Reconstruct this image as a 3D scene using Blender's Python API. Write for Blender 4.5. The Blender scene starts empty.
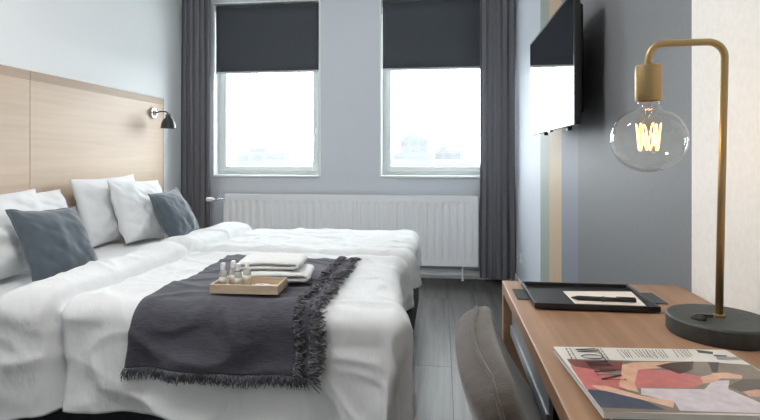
import bpy, bmesh, math, random
from mathutils import Vector, Matrix, noise

# ------------------------------------------------------------------ camera, world, exposure
S = bpy.context.scene
COL = S.collection
F, CX, HV, YAW, HC = 512.0, 380.0, 157.0, math.radians(6.9), 1.08
cs, sn = math.cos(YAW), math.sin(YAW)

cam_d = bpy.data.cameras.new('camera')
cam = bpy.data.objects.new('camera', cam_d)
COL.objects.link(cam)
cam.location = (0, 0, HC)
cam.rotation_euler = (math.pi / 2, 0, YAW)
cam_d.sensor_width = 36.0
cam_d.lens = F / 760 * 36
cam_d.shift_y = -(210 - HV) / 760
cam_d.clip_start = 0.02
cam_d.clip_end = 2000
S.camera = cam

world = bpy.data.worlds.new('overcast_sky')
S.world = world
world.use_nodes = True
wbg = world.node_tree.nodes['Background']
wbg.inputs['Color'].default_value = (0.93, 0.97, 1.0, 1)
wbg.inputs['Strength'].default_value = 15.0

S.view_settings.view_transform = 'Standard'
S.view_settings.look = 'None'
S.view_settings.gamma = 1
S.view_settings.use_curve_mapping = False
S.view_settings.exposure = 0.12

FILL_GLOW = 66.0  # strength of the invented ceiling globe that fills the room with light
DESK_LAMP_POWER = 0.45

# room measures (metres; camera stands at x=0, y=0)
XL, XR, YB, YF, ZC = -2.43, 0.63, 4.60, -1.60, 2.72


def ray(u, v):
    a, b = F, (u - CX)
    return Vector((-sn * a + cs * b, cs * a + sn * b, HV - v))


def on_z(u, v, z):
    d = ray(u, v)
    return Vector((0, 0, HC)) + d * ((z - HC) / d.z)


def on_x(u, x):
    d = ray(u, 0)
    return d.y * x / d.x


# ------------------------------------------------------------------ materials
def srgb(r, g, b):
    def f(c):
        c /= 255
        return c / 12.92 if c <= 0.04045 else ((c + 0.055) / 1.055) ** 2.4
    return (f(r), f(g), f(b), 1)


MATS = {}


def mat(name, col, rough=0.6, metal=0.0, var=0.0, vscale=(5, 5, 5), bump=0.0, bscale=80.0, bvec=(1, 1, 1),
        sheen=0.0, spec=0.5, col2=None, detail=4.0, coat=0.0, bdist=0.002):
    m = bpy.data.materials.new(name)
    m.use_nodes = True
    nt = m.node_tree
    p = nt.nodes['Principled BSDF']
    p.inputs['Roughness'].default_value = rough
    p.inputs['Metallic'].default_value = metal
    p.inputs['Specular IOR Level'].default_value = spec
    p.inputs['Sheen Weight'].default_value = sheen
    p.inputs['Coat Weight'].default_value = coat
    p.inputs['Base Color'].default_value = col
    tc = nt.nodes.new('ShaderNodeTexCoord')
    if var > 0 or col2:
        mp = nt.nodes.new('ShaderNodeMapping')
        mp.inputs['Scale'].default_value = vscale
        nz = nt.nodes.new('ShaderNodeTexNoise')
        nz.inputs['Scale'].default_value = 1.0
        nz.inputs['Detail'].default_value = detail
        cr = nt.nodes.new('ShaderNodeValToRGB')
        c2 = col2 or tuple(c * (1 - var) for c in col[:3]) + (1,)
        cr.color_ramp.elements[0].color = c2
        cr.color_ramp.elements[0].position = 0.3
        cr.color_ramp.elements[1].color = col
        cr.color_ramp.elements[1].position = 0.7
        nt.links.new(tc.outputs['Object'], mp.inputs['Vector'])
        nt.links.new(mp.outputs[0], nz.inputs['Vector'])
        nt.links.new(nz.outputs['Fac'], cr.inputs[0])
        nt.links.new(cr.outputs[0], p.inputs['Base Color'])
    if bump > 0:
        mp = nt.nodes.new('ShaderNodeMapping')
        mp.inputs['Scale'].default_value = tuple(b * bscale for b in bvec)
        nz = nt.nodes.new('ShaderNodeTexNoise')
        nz.inputs['Scale'].default_value = 1.0
        nz.inputs['Detail'].default_value = 3.0
        bp = nt.nodes.new('ShaderNodeBump')
        bp.inputs['Strength'].default_value = bump
        bp.inputs['Distance'].default_value = bdist
        nt.links.new(tc.outputs['Object'], mp.inputs['Vector'])
        nt.links.new(mp.outputs[0], nz.inputs['Vector'])
        nt.links.new(nz.outputs['Fac'], bp.inputs['Height'])
        nt.links.new(bp.outputs[0], p.inputs['Normal'])
    MATS[name] = m
    return m


def pane_mat(name, tint=(1, 1, 1, 1), ior=1.45, gloss=1.0):
    m = bpy.data.materials.new(name)
    m.use_nodes = True
    nt = m.node_tree
    nt.nodes.remove(nt.nodes['Principled BSDF'])
    out = nt.nodes['Material Output']
    t = nt.nodes.new('ShaderNodeBsdfTransparent')
    t.inputs['Color'].default_value = tint
    g = nt.nodes.new('ShaderNodeBsdfGlossy')
    g.inputs['Roughness'].default_value = 0.02
    lw = nt.nodes.new('ShaderNodeLayerWeight')
    lw.inputs['Blend'].default_value = 0.5
    fr = nt.nodes.new('ShaderNodeMath')
    fr.operation = 'POWER'
    fr.inputs[1].default_value = 4.5
    nt.links.new(lw.outputs['Facing'], fr.inputs[0])
    mu = nt.nodes.new('ShaderNodeMath')
    mu.operation = 'MULTIPLY_ADD'
    mu.inputs[1].default_value = 0.75 * gloss
    mu.inputs[2].default_value = 0.04 * gloss
    mx = nt.nodes.new('ShaderNodeMixShader')
    nt.links.new(fr.outputs[0], mu.inputs[0])
    nt.links.new(mu.outputs[0], mx.inputs[0])
    nt.links.new(t.outputs[0], mx.inputs[1])
    nt.links.new(g.outputs[0], mx.inputs[2])
    nt.links.new(mx.outputs[0], out.inputs[0])
    return m


def emit_mat(name, col, strength):
    m = bpy.data.materials.new(name)
    m.use_nodes = True
    nt = m.node_tree
    p = nt.nodes['Principled BSDF']
    p.inputs['Base Color'].default_value = col
    p.inputs['Emission Color'].default_value = col
    p.inputs['Emission Strength'].default_value = strength
    return m


def cloth_mat(name, col, trans=0.25, see=0.0, var=0.1, vscale=(60, 60, 8)):
    """woven cloth: diffuse + light coming through + open weave"""
    m = mat(name, col, rough=0.9, var=var, vscale=vscale, bump=0.3, bscale=600, spec=0.1)
    nt = m.node_tree
    p = nt.nodes['Principled BSDF']
    out = nt.nodes['Material Output']
    tr = nt.nodes.new('ShaderNodeBsdfTranslucent')
    tr.inputs['Color'].default_value = col
    mx = nt.nodes.new('ShaderNodeMixShader')
    mx.inputs[0].default_value = trans
    nt.links.new(p.outputs[0], mx.inputs[1])
    nt.links.new(tr.outputs[0], mx.inputs[2])
    last = mx
    if see > 0:
        tp = nt.nodes.new('ShaderNodeBsdfTransparent')
        m2 = nt.nodes.new('ShaderNodeMixShader')
        m2.inputs[0].default_value = see
        nt.links.new(mx.outputs[0], m2.inputs[1])
        nt.links.new(tp.outputs[0], m2.inputs[2])
        last = m2
    nt.links.new(last.outputs[0], out.inputs[0])
    return m


M_wall = mat('wall_paint_white', srgb(236, 239, 241), 0.85, var=0.02, vscale=(2, 2, 2), bump=0.15, bscale=120)
M_wallb = mat('wall_paint_grey_white', srgb(212, 218, 226), 0.85, var=0.02, vscale=(2, 2, 2), bump=0.15, bscale=120)
M_ceil = mat('ceiling_paint', srgb(236, 236, 234), 0.9)
M_white = mat('white_lacquer', srgb(236, 238, 238), 0.35)
M_upvc = mat('window_plastic', srgb(214, 221, 220), 0.4)
M_rad = mat('radiator_enamel', srgb(243, 246, 250), 0.35)
M_chrome = mat('chrome', srgb(200, 200, 200), 0.2, metal=1)
M_blind = mat('blind_fabric', srgb(80, 84, 90), 0.95, var=0.05, vscale=(150, 150, 150), bump=0.2, bscale=500, spec=0.05)
M_blindbar = mat('blind_bar', srgb(190, 192, 195), 0.4)
M_curtain = cloth_mat('curtain_linen', srgb(132, 132, 139), trans=0.25, see=0.05)
M_bed = mat('bed_base_fabric', srgb(58, 60, 64), 0.95, var=0.2, vscale=(200, 200, 200), bump=0.3, bscale=400, spec=0.1)
M_black = mat('black_plastic', srgb(22, 22, 24), 0.4)
M_sheet = mat('white_sheet', srgb(224, 226, 228), 0.9, bump=0.25, bscale=40, sheen=0.1, spec=0.1)
M_duvet = mat('white_duvet_cotton', srgb(224, 226, 228), 0.9, bump=0.8, bscale=13, bvec=(1.0, 0.7, 0.6), bdist=0.012, sheen=0.1, spec=0.1)
M_pillow = mat('white_pillow_cotton', srgb(224, 226, 228), 0.9, bump=0.6, bscale=14, bdist=0.008, sheen=0.1, spec=0.1)
M_cush = mat('slate_velvet', srgb(84, 94, 103), 0.85, var=0.18, vscale=(14, 14, 14), bump=0.15, bscale=200, sheen=0.5, spec=0.1)
M_throw = mat('charcoal_wool', srgb(88, 88, 97), 0.95, col2=srgb(72, 72, 81), vscale=(25, 160, 160), bump=0.6, bscale=260, bvec=(0.3, 1, 1), sheen=0.2, spec=0.05)
M_fringe = mat('fringe_wool', srgb(124, 122, 126), 0.95, col2=srgb(62, 62, 70), vscale=(90, 90, 90), spec=0.05)
M_towel = mat('white_terry', srgb(232, 233, 233), 0.95, bump=1.0, bscale=380, sheen=0.2, spec=0.05)
M_lightwood = mat('pale_wood', srgb(208, 189, 164), 0.5, col2=srgb(192, 172, 146), vscale=(8, 60, 60))
M_bottle = mat('frosted_bottle', srgb(226, 228, 224), 0.25)
M_bottle.node_tree.nodes['Principled BSDF'].inputs['Transmission Weight'].default_value = 0.55
M_labelp = mat('paper_label', srgb(214, 212, 200), 0.6)
M_metalblk = mat('black_metal', srgb(38, 38, 40), 0.35)
M_brass = mat('brushed_brass', srgb(166, 142, 102), 0.42, metal=1.0, var=0.06, vscale=(60, 60, 400))
M_lampbase = mat('dark_stone_base', srgb(62, 66, 64), 0.6, var=0.35, vscale=(60, 60, 60), bump=0.2, bscale=120)
M_tvback = mat('tv_plastic', srgb(16, 16, 18), 0.3)
M_tvframe = mat('tv_bezel', srgb(60, 61, 64), 0.3, metal=0.6)
M_screen = mat('tv_screen_glass', srgb(6, 7, 9), 0.03, spec=1.0, coat=1.0)
M_chair = mat('taupe_upholstery', srgb(80, 71, 65), 0.95, col2=srgb(58, 51, 47), vscale=(40, 40, 40), bump=0.5, bscale=350, sheen=0.4, spec=0.08)
M_niche = mat('grey_metal_drawer', srgb(150, 154, 160), 0.4, metal=0.4)
M_darkboard = mat('dark_laminate', srgb(40, 40, 43), 0.6)
M_tray = mat('black_tray', srgb(30, 30, 32), 0.45, bump=0.1, bscale=200)
M_mat = mat('slate_felt', srgb(84, 88, 92), 0.95, var=0.15, vscale=(200, 200, 200), spec=0.1)
M_paper = mat('white_paper', srgb(236, 234, 230), 0.8)
M_env = mat('cream_paper', srgb(224, 214, 204), 0.8)
M_pages = mat('page_edges', srgb(196, 196, 194), 0.7, var=0.25, vscale=(2, 2, 900))
M_glass = pane_mat('window_glass', (0.97, 0.985, 0.98, 1))
M_bulb = pane_mat('bulb_glass', (0.97, 0.965, 0.95, 1), ior=1.5, gloss=1.0)
M_out = mat('hazy_facade', srgb(86, 88, 90), 0.9, var=0.1, vscale=(0.2, 0.2, 0.2))
M_out2 = mat('hazy_facade_dark', srgb(80, 82, 84), 0.9, var=0.1, vscale=(0.2, 0.2, 0.2))
M_ground = mat('hazy_ground', srgb(150, 152, 152), 0.95, var=0.2, vscale=(0.05, 0.05, 0.05))


def wood(name, c1, c2, axis, rough=0.5, scale=1.0, bump=0.15):
    """wood with the grain running along the given axis (object coordinates)"""
    m = bpy.data.materials.new(name)
    m.use_nodes = True
    nt = m.node_tree
    p = nt.nodes['Principled BSDF']
    p.inputs['Roughness'].default_value = rough
    p.inputs['Specular IOR Level'].default_value = 0.35
    tc = nt.nodes.new('ShaderNodeTexCoord')
    oi = nt.nodes.new('ShaderNodeObjectInfo')
    ad = nt.nodes.new('ShaderNodeVectorMath')
    ad.operation = 'ADD'
    sc = nt.nodes.new('ShaderNodeMath')
    sc.operation = 'MULTIPLY'
    sc.inputs[1].default_value = 37.0
    nt.links.new(oi.outputs['Random'], sc.inputs[0])
    nt.links.new(tc.outputs['Object'], ad.inputs[0])
    nt.links.new(sc.outputs[0], ad.inputs[1])
    s = [55 * scale, 55 * scale, 55 * scale]
    s[axis] = 2.2 * scale
    mp = nt.nodes.new('ShaderNodeMapping')
    mp.inputs['Scale'].default_value = s
    nz = nt.nodes.new('ShaderNodeTexNoise')
    nz.inputs['Scale'].default_value = 1
    nz.inputs['Detail'].default_value = 6
    nz.inputs['Distortion'].default_value = 0.6
    s2 = [6 * scale, 6 * scale, 6 * scale]
    s2[axis] = 0.7 * scale
    mp2 = nt.nodes.new('ShaderNodeMapping')
    mp2.inputs['Scale'].default_value = s2
    nz2 = nt.nodes.new('ShaderNodeTexNoise')
    nz2.inputs['Scale'].default_value = 1
    nz2.inputs['Detail'].default_value = 3
    mx = nt.nodes.new('ShaderNodeMath')
    mx.operation = 'MULTIPLY_ADD'
    mx.inputs[1].default_value = 0.6
    mx2 = nt.nodes.new('ShaderNodeMath')
    mx2.operation = 'MULTIPLY'
    mx2.inputs[1].default_value = 0.4
    cr = nt.nodes.new('ShaderNodeValToRGB')
    cr.color_ramp.elements[0].color = c2
    cr.color_ramp.elements[0].position = 0.34
    cr.color_ramp.elements[1].color = c1
    cr.color_ramp.elements[1].position = 0.62
    bp = nt.nodes.new('ShaderNodeBump')
    bp.inputs['Strength'].default_value = bump
    bp.inputs['Distance'].default_value = 0.001
    L = nt.links.new
    L(ad.outputs[0], mp.inputs['Vector'])
    L(ad.outputs[0], mp2.inputs['Vector'])
    L(mp.outputs[0], nz.inputs['Vector'])
    L(mp2.outputs[0], nz2.inputs['Vector'])
    L(nz2.outputs['Fac'], mx2.inputs[0])
    L(nz.outputs['Fac'], mx.inputs[0])
    L(mx2.outputs[0], mx.inputs[2])
    L(mx.outputs[0], cr.inputs[0])
    L(cr.outputs[0], p.inputs['Base Color'])
    L(nz.outputs['Fac'], bp.inputs['Height'])
    L(bp.outputs[0], p.inputs['Normal'])
    return m


M_head = wood('headboard_oak', srgb(201, 181, 161), srgb(190, 169, 149), 1, 0.45, 0.5)
M_headtop = wood('headboard_edge_oak', srgb(178, 158, 140), srgb(164, 143, 125), 1, 0.5, 0.5)
M_desk = wood('desk_oak', srgb(162, 129, 103), srgb(136, 104, 80), 1, 0.42, 0.8)
M_plank = wood('floor_dark_oak', srgb(88, 85, 83), srgb(40, 39, 38), 1, 0.42, 0.7, 0.5)
M_subfloor = mat('floor_underlay', srgb(38, 37, 36), 0.9)


def right_wall_mat():
    """painted vertical colour bands along the wall"""
    m = mat('wall_paint_bands', srgb(120, 126, 138), 0.6, bump=0.15, bscale=90)
    nt = m.node_tree
    p = nt.nodes['Principled BSDF']
    tc = nt.nodes.new('ShaderNodeTexCoord')
    sp = nt.nodes.new('ShaderNodeSeparateXYZ')
    mr = nt.nodes.new('ShaderNodeMapRange')
    mr.inputs['From Min'].default_value = 0.0
    mr.inputs['From Max'].default_value = 5.0
    cr = nt.nodes.new('ShaderNodeValToRGB')
    cr.color_ramp.interpolation = 'CONSTANT'
    bands = [(0.0, srgb(230, 227, 222)), (on_x(695, XR), srgb(110, 112, 116)), (on_x(579, XR), srgb(122, 128, 140)),
             (on_x(562, XR), srgb(186, 164, 136)), (on_x(550, XR), srgb(148, 156, 150)), (on_x(541, XR), srgb(204, 210, 220))]
    e = cr.color_ramp.elements
    e[0].position, e[0].color = 0.0, bands[0][1]
    e[1].position, e[1].color = bands[1][0] / 5, bands[1][1]
    for y, c in bands[2:]:
        k = e.new(y / 5)
        k.color = c
    nz = nt.nodes.new('ShaderNodeTexNoise')
    nz.inputs['Scale'].default_value = 60
    nz.inputs['Detail'].default_value = 6
    mx = nt.nodes.new('ShaderNodeMixRGB')
    mx.blend_type = 'MULTIPLY'
    mx.inputs[0].default_value = 0.12
    L = nt.links.new
    L(tc.outputs['Object'], sp.inputs[0])
    L(sp.outputs['Y'], mr.inputs['Value'])
    L(mr.outputs[0], cr.inputs[0])
    L(tc.outputs['Object'], nz.inputs['Vector'])
    L(cr.outputs[0], mx.inputs[1])
    cr2 = nt.nodes.new('ShaderNodeValToRGB')
    cr2.color_ramp.elements[0].color = (0.6, 0.6, 0.6, 1)
    cr2.color_ramp.elements[0].position = 0.35
    cr2.color_ramp.elements[1].position = 0.6
    L(nz.outputs['Fac'], cr2.inputs[0])
    L(cr2.outputs[0], mx.inputs[2])
    L(mx.outputs[0], p.inputs['Base Color'])
    return m


M_wallr = right_wall_mat()


# ------------------------------------------------------------------ mesh helpers
class MB:
    def __init__(s):
        s.v, s.f = [], []

    def add(s, vs, fs):
        o = len(s.v)
        s.v += [tuple(p) for p in vs]
        s.f += [tuple(i + o for i in f) for f in fs]
        return s

    def box(s, x0, x1, y0, y1, z0, z1):
        vs = [(x, y, z) for z in (z0, z1) for y in (y0, y1) for x in (x0, x1)]
        return s.add(vs, [(0, 2, 3, 1), (4, 5, 7, 6), (0, 1, 5, 4), (2, 6, 7, 3), (0, 4, 6, 2), (1, 3, 7, 5)])

    def lathe(s, prof, c=(0, 0, 0), n=32, axis='z'):
        vs, fs = [], []
        for r, h in prof:
            for k in range(n):
                a = 2 * math.pi * k / n
                p = (r * math.cos(a), r * math.sin(a), h)
                if axis == 'x':
                    p = (p[2], p[0], p[1])
                elif axis == 'y':
                    p = (p[0], p[2], p[1])
                vs.append((p[0] + c[0], p[1] + c[1], p[2] + c[2]))
        m = len(prof)
        for i in range(m - 1):
            for k in range(n):
                k2 = (k + 1) % n
                q = (i * n + k, i * n + k2, (i + 1) * n + k2, (i + 1) * n + k)
                fs.append(q)
        if prof[0][0] > 1e-6:
            fs.append(tuple(reversed(range(n))))
        if prof[-1][0] > 1e-6:
            fs.append(tuple(range((m - 1) * n, m * n)))
        return s.add(vs, fs)

    def tube(s, pts, r, n=10):
        pts = [Vector(p) for p in pts]
        rs = r if isinstance(r, (list, tuple)) else [r] * len(pts)
        vs, fs = [], []
        up = Vector((0.13, 0.21, 0.97)).normalized()
        prev = None
        for i, p in enumerate(pts):
            t = (pts[min(i + 1, len(pts) - 1)] - pts[max(i - 1, 0)]).normalized()
            if prev is None:
                a = t.cross(up)
                if a.length < 1e-3:
                    a = t.cross(Vector((1, 0, 0)))
            else:
                a = prev - t * prev.dot(t)
            a.normalize()
            prev = a
            b = t.cross(a)
            for k in range(n):
                w = 2 * math.pi * k / n
                vs.append(p + (a * math.cos(w) + b * math.sin(w)) * rs[i])
        for i in range(len(pts) - 1):
            for k in range(n):
                k2 = (k + 1) % n
                fs.append((i * n + k, i * n + k2, (i + 1) * n + k2, (i + 1) * n + k))
        fs.append(tuple(reversed(range(n))))
        fs.append(tuple(range((len(pts) - 1) * n, len(pts) * n)))
        return s.add(vs, fs)

    def grid(s, fn, nu, nv):
        vs = [fn(i / nu, j / nv) for j in range(nv + 1) for i in range(nu + 1)]
        fs = [(j * (nu + 1) + i, j * (nu + 1) + i + 1, (j + 1) * (nu + 1) + i + 1, (j + 1) * (nu + 1) + i)
              for j in range(nv) for i in range(nu)]
        return s.add(vs, fs)

    def mesh(s, name, smooth=False):
        me = bpy.data.meshes.new(name)
        me.from_pydata(s.v, [], s.f)
        bm = bmesh.new()
        bm.from_mesh(me)
        bmesh.ops.recalc_face_normals(bm, faces=bm.faces)
        bm.to_mesh(me)
        bm.free()
        if smooth:
            me.polygons.foreach_set('use_smooth', [True] * len(me.polygons))
        return me

    def build(s, name, m, parent=None, smooth=False, bevel=0, sub=0, auto=False, seg=2):
        me = s.mesh(name, smooth or auto)
        me.materials.append(m)
        o = bpy.data.objects.new(name, me)
        COL.objects.link(o)
        if parent is not None:
            o.parent = parent
        if bevel:
            md = o.modifiers.new('bevel', 'BEVEL')
            md.width = bevel
            md.segments = seg
            md.limit_method = 'ANGLE'
            md.angle_limit = math.radians(40)
        if sub:
            md = o.modifiers.new('sub', 'SUBSURF')
            md.levels = md.render_levels = sub
        if auto:
            me.set_sharp_from_angle(angle=math.radians(38))
        return o


def tag(o, label=None, cat=None, group=None, kind=None):
    if label:
        o['label'] = label
    if cat:
        o['category'] = cat
    if group:
        o['group'] = group
    if kind:
        o['kind'] = kind
    return o


def thing(name, loc, label, cat, group=None, rz=0.0):
    o = bpy.data.objects.new(name, None)
    o.empty_display_size = 0.05
    COL.objects.link(o)
    o.location = loc
    o.rotation_euler = (0, 0, rz)
    return tag(o, label, cat, group)


def box(x0, x1, y0, y1, z0, z1):
    return MB().box(x0, x1, y0, y1, z0, z1)


def structure(o, label):
    return tag(o, label, None, None, 'structure')


# ------------------------------------------------------------------ the room shell
structure(box(XL - 0.15, XL, YF, YB + 0.3, 0, ZC).build('wall_left', M_wall), 'smooth white wall behind the wooden headboard')
structure(box(XR, XR + 0.15, YF, YB + 0.3, 0, ZC).build('wall_right', M_wallr),
          'right wall with vertical painted bands, slate grey and cream')
structure(box(XL - 0.15, XR + 0.15, YF - 0.15, YF, 0, ZC).build('wall_front', M_wall), 'plain white wall behind the viewer')
structure(box(XL - 0.15, XR + 0.15, YF - 0.15, YB + 0.3, ZC, ZC + 0.15).build('ceiling', M_ceil), 'plain white ceiling')

WIN = [(-2.142, -1.108), (-0.557, 0.477)]
WZ0, WZ1 = 0.894, 2.53
wb = MB()
wb.box(XL, XR, YB, YB + 0.3, 0, WZ0)
wb.box(XL, XR, YB, YB + 0.3, WZ1, ZC)
wb.box(XL, WIN[0][0], YB, YB + 0.3, WZ0, WZ1)
wb.box(WIN[0][1], WIN[1][0], YB, YB + 0.3, WZ0, WZ1)
wb.box(WIN[1][1], XR, YB, YB + 0.3, WZ0, WZ1)
structure(wb.build('wall_back', M_wallb), 'pale grey wall with two windows above the radiator')

floor = structure(box(XL, XR, YF, YB, -0.06, -0.0085).build('floor', M_subfloor), 'dark grey-brown wooden plank floor')
PW, PL = 0.193, 1.29
pm = box(0.0010, PW - 0.0010, 0.0010, PL - 0.0010, -0.009, 0.0).mesh('plank')
pm.materials.append(M_plank)
nx = int((XR - XL) / PW) + 2
xs0 = 0.048 - PW * 13
for i in range(nx + 1):
    x = xs0 + i * PW
    if x < XL - 0.001 or x + PW > XR + 0.005:
        continue
    y = YF - [0.0, 0.47, 0.86, 0.29, 0.68][i % 5]
    if abs(x - (0.048 - PW)) < 0.01:
        y = 2.66 - 4 * PL
    while y < YB:
        if y > YF - 0.9:
            o = bpy.data.objects.new('plank', pm)
            COL.objects.link(o)
            o.location = (x, y, 0)
            o.parent = floor
            md = None
        y += PL
structure(box(XL, XR, YB - 0.014, YB, 0, 0.085).build('baseboard_back', M_white, bevel=0.003), 'white skirting under the radiator')
structure(box(XR - 0.014, XR, YF, YB - 0.015, 0, 0.085).build('baseboard_right', M_white, bevel=0.003), 'white skirting along right wall')
structure(box(XL, XL + 0.014, 4.2, YB - 0.015, 0, 0.085).build('baseboard_left', M_white, bevel=0.003), 'white skirting along left wall')

# ------------------------------------------------------------------ windows
RD = 0.10
for i, (x0, x1) in enumerate(WIN):
    w = structure(thing('window_%d' % (i + 1), (x0, YB, WZ0), None, None), ['left window with white frame under half-lowered blind',
                  'right window with white frame beside the dark curtain'][i])
    W, H = x1 - x0, WZ1 - WZ0
    # reveal lining boards
    box(-0.002, 0.012, -0.004, RD, 0, H).build('reveal_board', M_white, w, bevel=0.002)
    box(W - 0.012, W + 0.002, -0.004, RD, 0, H).build('reveal_board', M_white, w, bevel=0.002)
    box(0.012, W - 0.012, -0.004, RD, H - 0.012, H).build('head_board', M_white, w, bevel=0.002)
    box(0.012, W - 0.012, -0.022, RD, 0.0, 0.018).build('sill', M_white, w, bevel=0.003)
    fr = MB()
    for (a, b, c, d) in ((0.012, 0.052, 0.018, H - 0.012), (W - 0.052, W - 0.012, 0.018, H - 0.012)):
        fr.box(a, b, RD, RD + 0.07, c, d)
    fr.box(0.052, W - 0.052, RD, RD + 0.07, 0.018, 0.058)
    fr.box(0.052, W - 0.052, RD, RD + 0.07, H - 0.052, H - 0.012)
    fr.build('window_frame', M_upvc, w, bevel=0.003)
    sa = MB()
    sa.box(0.046, 0.092, RD - 0.012, RD + 0.05, 0.052, H - 0.046)
    sa.box(W - 0.092, W - 0.046, RD - 0.012, RD + 0.05, 0.052, H - 0.046)
    sa.box(0.092, W - 0.092, RD - 0.012, RD + 0.05, 0.052, 0.098)
    sa.box(0.092, W - 0.092, RD - 0.012, RD + 0.05, H - 0.092, H - 0.046)
    sash = sa.build('sash', M_upvc, w, bevel=0.004)
    MB().box(0.085, W - 0.085, RD + 0.018, RD + 0.024, 0.09, H - 0.085).build('pane', M_glass, w)
    hd = MB().box(W - 0.078, W - 0.058, RD - 0.02, RD - 0.012, 0.40, 0.46)
    hd.box(W - 0.074, W - 0.062, RD - 0.045, RD - 0.02, 0.425, 0.437)
    hd.box(W - 0.074, W - 0.062, RD - 0.045, RD - 0.035, 0.33, 0.437)
    hd.build('window_handle', M_white, w, bevel=0.002)
    # roller blind hanging in the reveal
    b = thing('roller_blind', (x0, YB + 0.045, WZ1 - 0.012),
              ['charcoal roller blind half lowered in the left window', 'charcoal roller blind half lowered in the window by the right curtain'][i],
              'blind', 'charcoal roller blinds in the windows')
    zb = 1.882 - (WZ1 - 0.012)
    MB().lathe([(0.024, 0.022), (0.024, W - 0.022)], (0, 0, -0.03), 20, 'x').build('roller', M_blind, b, auto=True)
    box(0.0135, 0.019, -0.03, 0.03, -0.062, -0.001).build('bracket', M_blindbar, b)
    box(W - 0.019, W - 0.0135, -0.03, 0.03, -0.062, -0.001).build('bracket', M_blindbar, b)

    def fab(s, t, W=W, zb=zb):
        return (0.022 + s * (W - 0.044), -0.024 + 0.0015 * math.sin(s * 9), zb + t * (-0.03 - zb))
    o = MB().grid(fab, 24, 6).build('blind_fabric', M_blind, b, smooth=True)
    sd = o.modifiers.new('thick', 'SOLIDIFY')
    sd.thickness = 0.0012
    box(0.020, W - 0.020, -0.031, -0.017, zb - 0.018, zb + 0.002).build('bottom_bar', M_blindbar, b, bevel=0.003)

# ------------------------------------------------------------------ radiator
RX0, RX1, RZ0, RZ1 = -1.975, 0.309, 0.135, 0.74
r = thing('radiator', (RX0, YB - 0.11, 0), 'long white ribbed panel radiator under both windows', 'radiator')
RW = RX1 - RX0
NR = 34
pitch = (RW - 0.06) / NR


def radp(s, t):
    x = 0.0 + s * RW
    z = RZ0 + t * (RZ1 - 0.02 - RZ0)
    d = 0.0
    xx = (x - 0.03) / pitch
    e = min(1, max(0, (z - RZ0 - 0.03) / 0.02)) * min(1, max(0, (RZ1 - 0.055 - z) / 0.02))
    if 0 <= xx <= NR:
        q = abs((xx % 1) - 0.5) * 2
        d = 0.0085 * max(0.0, min(1.0, (q - 0.35) / 0.35)) * e
    return (x, d, z)


MB().grid(radp, NR * 12 + 8, 40).build('front_panel', M_rad, r, smooth=True)
box(0.0, RW, 0.055, 0.075, RZ0, RZ1 - 0.02).build('rear_panel', M_rad, r)
for a in (-0.003, RW - 0.001):
    box(a, a + 0.004, -0.002, 0.077, RZ0, RZ1).build('side_cover', M_rad, r, bevel=0.002)
g = MB()
g.box(0, RW, -0.003, 0.004, RZ1 - 0.022, RZ1)
g.box(0, RW, 0.071, 0.077, RZ1 - 0.022, RZ1)
for k in range(int(RW / 0.03)):
    g.box(0.012 + k * 0.03, 0.020 + k * 0.03, 0.004, 0.071, RZ1 - 0.008, RZ1 - 0.002)
g.build('top_grille', M_rad, r)
box(0, RW, -0.002, 0.004, RZ0 - 0.006, RZ0 + 0.004).build('bottom_rim', M_rad, r, bevel=0.002)
v = MB().lathe([(0.014, -0.15), (0.021, -0.145), (0.021, -0.10), (0.016, -0.09), (0.012, -0.075)], (0, -0.060, RZ1 - 0.045), 20, 'x')
v.build('thermostat_head', M_white, r, auto=True)
MB().tube([(-0.085, -0.060, RZ1 - 0.045), (-0.03, -0.060, RZ1 - 0.045), (-0.012, -0.01, RZ1 - 0.045), (0.002, 0.02, RZ1 - 0.045)], 0.008).build('valve', M_chrome, r, smooth=True)
MB().tube([(-0.022, 0.03, RZ1 - 0.045), (-0.022, 0.03, 0.02)], 0.007).build('supply_pipe', M_rad, r, smooth=True)
MB().tube([(-0.022, 0.05, 0.045), (RW - 0.002, 0.05, 0.045)], 0.009).build('floor_pipe', M_rad, r, smooth=True)
for k in (0.35, RW / 2, RW - 0.13):
    q = MB().box(k - 0.008, k + 0.008, 0.03, 0.05, 0.006, RZ0 + 0.02)
    q.box(k - 0.014, k + 0.014, 0.02, 0.055, 0.0, 0.006)
    q.build('foot', M_rad, r, bevel=0.002)


# ------------------------------------------------------------------ curtains on a ceiling track
def curtain(x0, x1, yc, zb, folds, label, seed):
    c = thing('curtain', ((x0 + x1) / 2, yc, zb), label, 'curtain', 'dark grey linen curtains')
    W = x1 - x0
    H = ZC - 0.035 - zb
    rnd = random.Random(seed)
    ph = [rnd.uniform(0, 6) for _ in range(4)]

    def fn(s, t):
        w = s * folds * 2 * math.pi
        amp = 0.015 + 0.005 * math.sin(s * 7 + ph[0])
        sway = 0.010 * math.sin(3.0 * (1 - t) + s * 5 + ph[1]) * (1 - t)
        y = amp * math.sin(w + 0.6 * math.sin(s * 9 + ph[2])) + 0.006 * math.sin(2.3 * w + ph[3] + 2 * t)
        x = (s - 0.5) * W * (1 - 0.05 * t) + 0.010 * math.sin(2 * w + ph[1]) + sway * 0.5
        return (max(-W / 2, min(W / 2, x)), y + sway, t * H)
    o = MB().grid(fn, folds * 24, 30).build('panel', M_curtain, c, smooth=True)
    sd = o.modifiers.new('thick', 'SOLIDIFY')
    sd.thickness = 0.0015
    hem = MB().grid(lambda s, t: (lambda p: (p[0], p[1] - 0.003, p[2] * 1.0))(fn(s, t * 0.035)), folds * 24, 2)
    o = hem.build('hem', M_curtain, c, smooth=True)
    return c


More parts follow.
